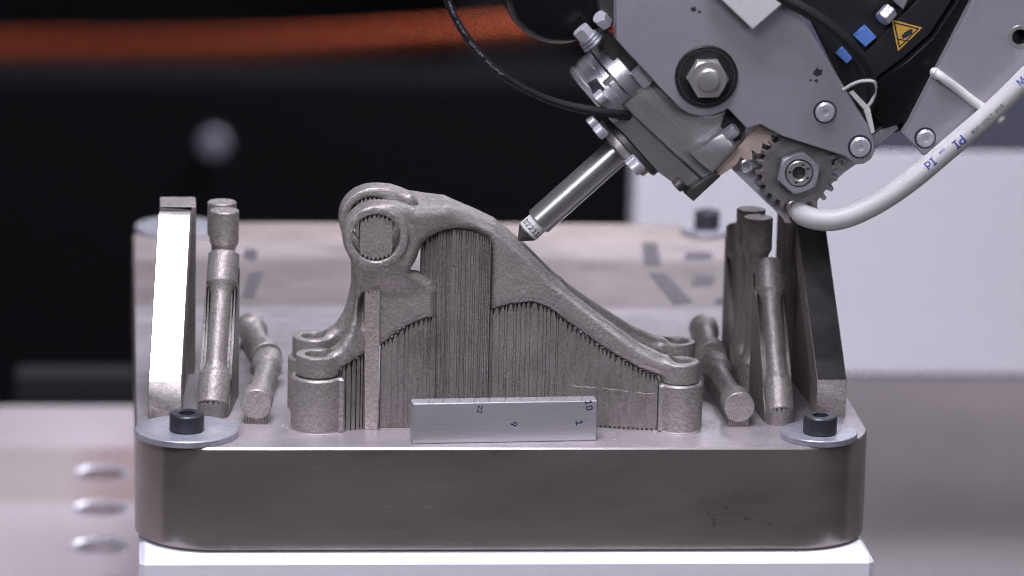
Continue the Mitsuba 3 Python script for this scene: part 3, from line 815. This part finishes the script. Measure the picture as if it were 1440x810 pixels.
def on_sleeve(s, h, a0):
    m = meshkit.text_mesh(s, h, 0.05, True)
    v = np.array(m.vertices)
    m2 = m.subdivide_to_size(0.35)
    v = np.array(m2.vertices)
    r = 4.56 + v[:, 2]
    ang = a0 + v[:, 0] / 4.56
    p = NA + np.outer(-4.2 + v[:, 1], U) + r[:, None] * (np.cos(ang)[:, None] * YF + np.sin(ang)[:, None] * Vv)
    return trimesh.Trimesh(p, m2.faces, process=False)
add('serial_number', on_sleeve('022111', 2.1, -1.3), 'black_print', hd, smooth=0, label='printed number 022111')
# flange, turned ring, bright collar
add('flange', lathe(uv_(161, 6), U, [(0, 0), (0, 14.4), (.5, 14.9), (2.7, 14.9), (3.1, 14.5), (3.1, 0)], 64), 'dark_steel', hd)
add('flange_rim', lathe(uv_(150, 2), U, [(0, 0), (0, 13.1), (.4, 13.5), (3.0, 13.5), (3.0, 0)], 64), 'machined_steel', hd)
add('turned_ring', lathe(uv_(172, -70), U, [(0, 0), (0, 15.8), (.8, 16.9), (2.2, 17.1), (2.4, 16.5), (4.4, 16.5), (4.6, 17.1), (8.4, 17.1), (8.6, 16.6), (9.0, 16.6), (9.2, 17.1), (11.2, 17.1), (11.4, 16.4), (11.4, 0)], 72), 'bright_steel', hd)
add('engraved_mark', [bx(uv_(186 + 2.6 * k, -98, -14.62), (0.35, 0.5, 2.2), .05, np.stack([U, YF, Vv], 1)) for k in range(3)], 'red_plastic', hd, smooth=0)
add('collar', lathe(uv_(214.5, -70), U, [(0, 0), (0, 17.4), (.4, 17.8), (6.2, 17.8), (6.5, 17.4), (6.5, 0)], 72), 'bright_steel', hd)
add('rear_plate', prism([(34.66,156.83), (43.38,158.28), (58.10,142.87), (54.17,136.73), (47.22,139.46), (38.69,149.94)], 26, 56, .4), 'dark_steel', hd, smooth=0)
add('rear_block', prism([(34.71,174.75), (43.99,174.83), (44.65,152.20), (39.02,157.69), (36.13,163.19)], 25, 45, .4), 'dark_steel', hd, smooth=0)
add('red_insert', prism([(38.07,159.35), (42.11,161.03), (42.49,157.18), (40.30,157.44)], 23.5, 26, .2), 'red_plastic', hd, smooth=0)
# blocks
add('lower_block', prism([(42.33,122.71), (46.81,129.14), (54.15,122.51), (78.31,99.70), (73.96,97.44), (66.46,98.80), (60.25,103.26)], 24.5, 60, .35), 'block_dark', hd, smooth=0)
add('main_block', prism([(44.98,129.94), (55.61,140.54), (67.46,129.80), (73.59,126.79), (80.72,127.11), (86.68,129.65), (93.54,122.45), (92.91,116.87), (81.55,102.84), (77.79,100.02)], 21.4, 56, 1.5), 'milled_block', hd, smooth=0)
add('raised_bar', prism([(70.84,113.01), (83.42,121.97), (89.68,115.34), (79.90,104.42)], 14.5, 24, 1.7), 'milled_block', hd, smooth=0)
add('gap_shade', prism([(82.65,119.46), (85.86,129.77), (92.97,123.14), (91.25,117.28), (87.99,116.15)], 19.4, 23, .3), 'black_oxide', hd, smooth=0)  # black slab standing in for the shade in the gap below the plate
add('dark_foot', prism([(69.93,96.06), (73.61,92.99), (83.76,102.85), (81.75,105.08), (78.26,102.54), (73.94,99.72)], 19, 50, .5), 'dark_steel', hd, smooth=0)
add('collar_step', prism([(37.64,138.20), (42.94,143.77), (47.43,139.93), (51.65,135.80), (46.63,129.95), (42.89,126.60)], 24, 50, .6), 'machined_steel', hd, smooth=0)
add('dark_notch', prism([(44.23,137.14), (49.27,142.15), (51.56,138.85), (46.77,134.39)], 23.2, 30, .2), 'black_oxide', hd, smooth=0)
add('dark_notch', prism([(32.20,137.34), (35.41,139.57), (38.52,135.99), (35.05,132.93)], 23.0, 30, .2), 'black_oxide', hd, smooth=0)
def bolt(p, axis, r, h, name='bolt', m='bolt_zinc', washer=0):
    k = add(name, hexa(p, axis, r, h, .5, .2), m, hd, smooth=25)
def cap(p, axis, r, h, m='bolt_zinc'):
    add('cap_screw', socket_screw(p, axis, r, h, r * .45, h * .5, .35), m, hd, smooth=30)
bolt((38.28,24.00,161.28), -Vv + 0.6 * YF, 3.0, 5.0)
pb = np.array((33.87,24.00,153.25))
for k in range(3):
    add('washer', rod(pb - Vv * (k * 1.35), -Vv, 4.6 - .25 * k, 1.1, .2), 'zinc_plate', hd)
bolt(pb - Vv * 4.0, -Vv, 3.6, 4.2)
bolt((55.00,21.00,138.79), -Vv, 3.3, 7.5)
cap((38.18,21.00,134.53), -U, 2.7, 4.0)
cap((35.08,20.00,124.74), -U, 2.6, 3.2); cap((38.07,19.00,121.64), -U, 3.0, 3.6)
cap((52.82,20.00,107.88), -U, 3.0, 4.4); cap((51.59,24.00,108.96), -U, 2.2, 4.6)
cap((69.51,22.00,100.26), -U, 2.6, 3.5, 'dark_steel')
bolt((85.01,17.00,119.27), U + 0.35 * YF, 2.6, 5.0)
# side plate
sp_poly = Polygon([(40.02,188.82), (40.93,157.21), (54.39,143.04), (58.89,138.12), (63.11,134.01), (65.92,131.27), (68.71,129.35), (72.03,128.13), (75.59,127.74), (79.12,128.31), (82.09,129.44), (84.77,130.83), (92.16,123.13), (97.30,124.82), (106.24,120.16), (130.71,112.51), (134.42,109.47), (137.72,109.49), (140.67,111.45), (141.92,114.52), (141.44,119.25), (139.30,124.24), (125.83,144.63), (111.26,167.35), (97.37,189.34)])
add('side_plate', prism(sp_poly, 12, 20, .45), 'satin_aluminium', hd, smooth=0)
add('white_guard', prism([(73.33,180.02), (92.09,162.73), (103.13,172.65), (104.20,180.29)], 5, 11.9, .5), 'white_plastic', hd, smooth=0)
def blot(cx, cy, r, n, seed):
    g = np.random.default_rng(seed)
    a = np.arange(n) * 2 * np.pi / n
    rr = r * (0.6 + 0.6 * g.random(n))
    return Polygon(np.stack([cx + rr * np.cos(a), cy + rr * np.sin(a)], 1)).buffer(.25).buffer(-.15)
for x, y, r, sd in (((118.69,12.00,145.14)[0], (118.69,12.00,145.14)[2], 1.7, 1), ((118.27,12.00,141.82)[0], (118.27,12.00,141.82)[2], .7, 2), ((116.07,12.00,142.08)[0], (116.07,12.00,142.08)[2], .45, 3), ((70.12,12.00,169.20)[0], (70.12,12.00,169.20)[2], 1.0, 4), ((72.60,12.00,168.13)[0], (72.60,12.00,168.13)[2], .6, 6)):
    add('dark_mark', prism(blot(x, y, r, 11, sd), 11.985, 12.1, .003), 'black_print', hd, smooth=0, kind='stuff')  # stains on the side plate
nc = np.array((75.88,12.00,143.46))
add('rubber_washer', lathe(nc, YF, [(0, 0), (0, 12.0), (1.3, 12.0), (1.7, 11.6), (1.7, 10.9), (1.2, 10.7), (1.2, 10.3), (1.5, 10.1), (1.5, 0)], 72), 'black_rubber', hd)
add('steel_washer_ring', lathe(nc, YF, [(1.1, 10.75), (1.75, 10.75), (1.75, 10.35), (1.1, 10.35), (1.1, 10.75)], 72), 'dark_steel', hd)
add('nut', hexa(nc + YF * 1.5, YF, 7.9, 5.6, .9, .03, up=(1, 0, 0)), 'machined_steel', hd, smooth=25)
add('stud', lathe(nc, YF, [(0, 4.3), (8.2, 4.3), (8.9, 3.7), (9.1, 2.2), (9.1, 0)], 40), 'machined_steel', hd)
def plate_bolt(p, key=hd, r=3.8):
    p = np.array(p)
    add('bolt_seat', lathe(p, YF, [(0, 0), (0, r + .75), (.25, r + .75), (.3, r + .1), (.3, 0)], 40), 'black_oxide', key)
    add('plate_bolt', socket_screw(p + YF * .3, YF, r, 1.7, r * .36, .5, .8), 'bolt_zinc', key)
plate_bolt((122.04,12.00,129.96)); plate_bolt((136.05,12.00,116.44), r=3.9)
# gear, rack, back plate
add('gear_plate', prism([(89.50,103.69), (110.16,84.36), (112.61,85.78), (122.58,86.67), (122.92,92.03), (126.87,97.40), (133.56,103.63), (139.50,107.87), (133.09,115.14), (107.90,121.99), (97.06,116.33)], 26, 33, .4), 'pale_aluminium', hd, smooth=0)
gc = np.array((113.46,18.00,105.27))
nt = 22
gp = []
for k in range(nt):
    for f, r in ((-.48, 13.6), (-.27, 13.8), (-.17, 16.3), (.17, 16.3), (.27, 13.8), (.48, 13.6)):
        a = (k + f) * 2 * np.pi / nt + .07
        gp.append((gc[0] + r * math.cos(a), gc[2] + r * math.sin(a)))
gpoly = Polygon(gp).difference(Point(gc[0], gc[2]).buffer(3.0))
add('gear', prism(gpoly, 20.1, 25.9, .25), 'gear_steel', hd, smooth=0)
hubn = man(hexa(gc, YF, 8.5, 3.6, 1.0, .35, up=(1, 0, 0))) - man(lathe(gc + YF * 1.0, YF, [(0, 0), (0, 5.6), (9, 5.6), (9, 0)], 40))
add('hub_nut', mesh_of(hubn), 'satin_aluminium', hd, smooth=25)
add('hub_ring', lathe(gc, YF, [(0, 2.3), (0, 4.9), (3.4, 4.9), (3.8, 4.5), (3.8, 3.0), (3.4, 2.6), (0, 2.6)], 40), 'machined_steel', hd)
add('hub_bore', rod(gc + YF * .6, YF, 2.35, 1.2, .1), 'black_oxide', hd)
add('hub_slot', [bx(gc + YF * 3.6 + np.array([3.7 * math.cos(a), 0, 3.7 * math.sin(a)]), (1.2, .7, .9), .1) for a in (.5, 1.2, 3.0, 4.4, 5.8)], 'black_oxide', hd, smooth=0)
add('rack', prism(Polygon([(80.18,103.27), (85.49,108.88), (95.55,120.09), (99.01,123.46), (107.95,119.89), (106.66,117.65), (103.02,119.02), (103.72,115.12), (102.09,114.56), (99.84,115.66), (99.45,111.47), (97.79,111.46), (95.81,112.85), (96.22,109.22), (94.32,108.37), (91.50,110.31), (90.22,107.51), (87.27,105.26), (83.50,102.73)]).buffer(0), 20.2, 25.8, .35), 'beige_bronze', hd, smooth=0)
add('pin_end', lathe((93.82,22.00,106.82), YF, [(0, 0), (0, 2.6), (1.8, 2.6), (2.2, 2.0), (1.6, 1.6), (1.4, 0)], 24), 'bright_steel', hd)
add('pin_end', lathe((112.55,25.00,90.80), YF, [(0, 0), (0, 2.6), (4.8, 2.6), (5.2, 2.0), (4.6, 1.6), (4.4, 0)], 24), 'machined_steel', hd)
add('pin_end', lathe((130.46,25.00,107.76), YF, [(0, 0), (0, 2.2), (2.8, 2.2), (3.2, 1.6), (2.6, 1.2), (2.4, 0)], 24), 'machined_steel', hd)
add('added_shade_box', bx((165, 75, 330), (240, 125, 270), 14), 'black_plastic', hd)  # added unseen box above the head, casts shade on the right parts
# black motor and covers
mc = np.array((21.69,30.00,171.89))
add('motor', lathe(mc + np.array([0, 45, 0]), YF, [(0, 0), (0, 21.8), (34, 21.8), (38, 21.0), (40.5, 19), (41.5, 15), (41.5, 0)], 72), 'black_gloss', hd)
add('back_cover', prism([(105.64,186.21), (188.89,186.97), (172.61,150.74), (158.57,123.22), (153.79,118.13), (146.62,116.41), (136.12,128.13)], 31, 40, .5), 'black_plastic', hd, smooth=0)
add('drive_cover', prism([(141.79,137.67), (154.90,147.50), (164.69,157.01), (180.05,182.56), (187.22,182.63), (172.61,153.18), (157.89,124.10), (147.22,120.68), (143.08,126.80)], 24, 31, .7), 'black_gloss', hd, smooth=0)
add('drive_rail', prism([(135.88,146.80), (158.02,170.24), (165.73,182.44), (178.95,182.55), (164.12,157.56), (154.05,148.04), (141.75,138.50)], 27, 31, .5), 'black_plastic', hd, smooth=0)
add('blue_block', prism([(138.98,160.50), (143.30,156.37), (139.04,152.45), (134.74,156.31)], 26.2, 31, .2), 'blue_plastic', hd, smooth=0)
add('blue_block', prism([(131.84,152.95), (135.86,149.37), (132.43,145.45), (128.12,149.32)], 28, 31.5, .2), 'blue_plastic', hd, smooth=0)
def tri(px, s):
    p = np.array(px); c = p.mean(0)
    return Polygon(c + (p - c) * s)
TR = [(148.92,162.98), (160.66,160.02), (151.93,151.07)]
add('warning_sign', prism(tri(TR, 1.0).buffer(.15), 26.75, 27.05, .03), 'yellow_print', hd, smooth=0, label='triangular yellow and black warning sign with a hand symbol')
ws = hd + '__warning_sign'
add('black_border', prism(tri(TR, .88).difference(tri(TR, .72)), 26.70, 26.9, .01), 'black_print', ws, smooth=0)
add('hand_symbol', [prism(Polygon([(153.07,156.63), (154.11,158.03), (156.26,159.43), (157.11,159.16), (156.89,157.77), (155.02,156.37), (153.66,155.81)]).buffer(.15), 26.70, 26.9, .01), prism(Polygon([(151.73,155.79), (156.19,154.99), (155.93,154.57), (151.75,155.24)]), 26.70, 26.9, .01)], 'black_print', ws, smooth=0)
add('silver_screw', hexa((148.20,27.00,166.85), -U * .8 + .4 * YF, 3.2, 5.5, .6), 'bolt_zinc', hd, smooth=25)
add('rail_end', prism([(146.83,181.93), (148.98,170.36), (152.99,167.07), (159.49,182.04)], 25.5, 31, .4), 'satin_aluminium', hd, smooth=0)
add('link_block', prism([(142.59,117.22), (151.75,123.72), (153.57,120.37), (143.41,111.05)], 27, 36, .4), 'satin_aluminium', hd, smooth=0)

# right arm plate
ra = thing('arm_plate', 'grey aluminium arm plate at the right edge, with a round hole and a bolt', 'arm')
rp = Polygon([(179.72,189.08), (179.83,175.35), (154.01,119.73), (162.12,111.67), (169.46,114.79), (199.66,142.86), (223.43,164.67), (222.08,189.47)])
hc = np.array((197.22,18.00,158.37))
rp = rp.difference(Point(hc[0], hc[2]).buffer(3.0, quad_segs=12))
add('plate', prism(rp, 18, 27, .5), 'satin_aluminium', ra, smooth=0)
add('hole_liner', lathe(hc + np.array([0, -.02, 0]), -YF, [(0, 4.4), (0, 3.0), (8.5, 2.95), (8.5, 0)], 36), 'black_oxide', ra)
add('hole_rim', lathe(hc, YF, [(0, 4.6), (.25, 4.4), (.25, 3.1), (0, 2.98)], 40), 'machined_steel', ra)
plate_bolt((162.35,18.00,118.66), ra, 3.5)
add('edge_strip', prism([(179.38,173.75), (181.59,173.77), (155.93,117.30), (154.18,118.97)], 27.2, 36, .3), 'dark_steel', ra, smooth=0)
add('spacer', rod((161.03,31.00,130.53), YF, 3.0, 6, .3), 'satin_aluminium', ra)

# cables and ties
cab_c = spline([(115.40,29.00,89.63), (115.24,22.00,88.68), (116.87,16.00,88.08), (123.83,12.50,87.23), (137.41,12.00,90.76), (154.35,12.00,101.47), (173.35,12.80,117.87), (188.04,13.50,131.17), (198.80,13.50,142.35), (219.82,13.50,162.70)], 140)
wc = thing('signal_cable', 'thick white cable with blue print curving from the gear to the right arm', 'cable')
add('jacket', tube(cab_c, 4.11, 40), 'white_cable', wc)
add('cable_end', lathe(cab_c[0] + (cab_c[1] - cab_c[0]) * -1.0, cab_c[1] - cab_c[0], [(-3, 0), (-3, 3.3), (2, 3.6), (3, 4.4), (3, 0)], 32), 'machined_steel', wc)
def on_cable(s, h, pxpt, flip, a0=0.0, bold=True):
    p = np.array(pxpt)
    i = int(np.argmin(np.hypot(cab_c[:, 0] - p[0], cab_c[:, 2] - p[2])))
    c, t = cab_c[i], cab_c[min(i + 2, len(cab_c) - 1)] - cab_c[i - 2]
    t = t / np.linalg.norm(t)
    n = np.cross(t, YF); n = -n if n[2] < 0 else n
    f = np.cross(n, t); f = f if f[1] < 0 else -f
    m = meshkit.text_mesh(s, h, 0.05, bold).subdivide_to_size(0.5)
    v = np.array(m.vertices); b = m.bounds.mean(0)
    x, y = (v[:, 0] - b[0]) * flip, (v[:, 1] - b[1]) * flip
    r = 4.11 + 0.012 + v[:, 2]
    ang = a0 + y / r
    k = np.clip(i + x / np.linalg.norm(cab_c[i + 1] - cab_c[i]), 0, len(cab_c) - 1.001)
    cc = np.stack([np.interp(k, np.arange(len(cab_c)), cab_c[:, j]) for j in range(3)], 1)
    return trimesh.Trimesh(cc + r[:, None] * (np.cos(ang)[:, None] * f + np.sin(ang)[:, None] * n), m.faces, process=False)
add('blue_lettering', on_cable('PI', 3.2, (163.03,12.00,111.01), 1, .35), 'ink_blue', wc, smooth=0, label='blue letters PI')
add('blue_lettering', on_cable('mw', 1.3, (167.85,12.00,114.38), -1, .55), 'ink_blue', wc, smooth=0, label='small blue marks between the letters')
add('blue_lettering', on_cable('PI', 3.6, (173.41,12.00,119.43), -1, .1), 'ink_blue', wc, smooth=0, label='blue letters PI upside down')
add('blue_lettering', on_cable('M', 2.6, (197.58,13.00,142.72), 1, .45), 'ink_blue', wc, smooth=0, label='blue letter M at the picture edge')
add('black_lettering', on_cable('818-2', 1.5, (187.63,13.00,131.83), -1, .0), 'black_print', wc, smooth=0)
add('black_lettering', on_cable('000-008', 1.5, (181.29,13.00,125.95), -1, .0), 'black_print', wc, smooth=0)

zt = thing('cable_tie', 'white cable tie across the right arm plate holding the white cable', 'cable tie')
zp = spline([(165.13,20.00,144.18), (165.71,17.00,143.93), (173.40,16.90,138.45), (181.14,16.90,132.66), (187.74,17.20,129.02), (190.92,15.00,128.94)], 40)
add('strap', tube(zp, 1.8, 12), 'white_plastic', zt)
add('clasp', bx((189.27,13.50,128.68), (6.5, 5, 4), 1.2, np.stack([Vv, YF, U], 1)), 'white_plastic', zt)
add('bent_end', bx((165.16,17.00,143.93), (3.4, 3.2, 5.2), 1.2, np.stack([U, YF, Vv], 1)), 'white_plastic', zt)
z2 = thing('cable_tie', 'thin white cable tie looped round the black cable at the corner of the side plate', 'cable tie')
add('loop', tube(spline([(128.82,12.00,138.58), (131.15,10.00,140.65), (135.13,8.00,142.72), (138.96,8.00,142.75), (141.13,12.00,139.21), (140.57,14.00,134.38), (138.32,13.00,131.80)], 40), 0.65, 10), 'white_plastic', z2)
add('tail', prism([(130.65,137.84), (132.55,138.40), (139.14,131.80), (141.47,122.38), (140.13,121.53), (136.69,131.23)], 10.5, 11.8, .3), 'white_plastic', z2, smooth=0)

c1 = spline([(-31.44,14.00,193.24), (-25.22,14.00,177.04), (-20.06,15.00,164.65), (-13.02,16.00,153.86), (-3.24,17.00,143.87), (10.62,18.00,135.23), (24.46,19.00,130.14), (38.28,20.00,127.53), (44.54,22.00,126.33), (48.42,27.00,124.77)], 90)
bc = thing('thin_black_cable', 'thin black cable drooping from the top into the nozzle block', 'cable')
add('jacket', tube(c1, np.interp(np.arange(90), [0, 60, 75, 89], [1.45, 1.5, 1.9, 1.9]), 16), 'black_rubber', bc)
fr_ = np.random.default_rng(3)
fl = []
for k in range(60):
    i = fr_.integers(18, 46); f_ = fr_.random()
    c = c1[i] * (1 - f_) + c1[i + 1] * f_
    t = c1[i + 1] - c1[i]; t /= np.linalg.norm(t)
    n = np.cross(t, YF); n = -n if n[2] < 0 else n
    a = fr_.uniform(-.1, .35)
    fl.append(bx(c + 1.48 * (math.cos(a) * YF + math.sin(a) * n), (fr_.uniform(.3, .8), .1, fr_.uniform(.2, .6)), .02, np.stack([t, YF, n], 1)))
add('print_speck', fl, 'zinc_plate', bc, smooth=0, kind='stuff', label='worn light print on the cable')
c2 = spline([(86.51,8.00,189.92), (100.42,7.00,176.08), (109.95,6.00,171.43), (121.09,6.00,164.42), (132.02,7.00,154.45), (138.10,10.00,144.83), (140.24,16.00,136.75), (141.06,30.00,125.56)], 80)
add('thick_black_cable', tube(c2, 2.5, 20), 'black_rubber', label='thicker black cable bending down past the blue blocks', cat='cable')
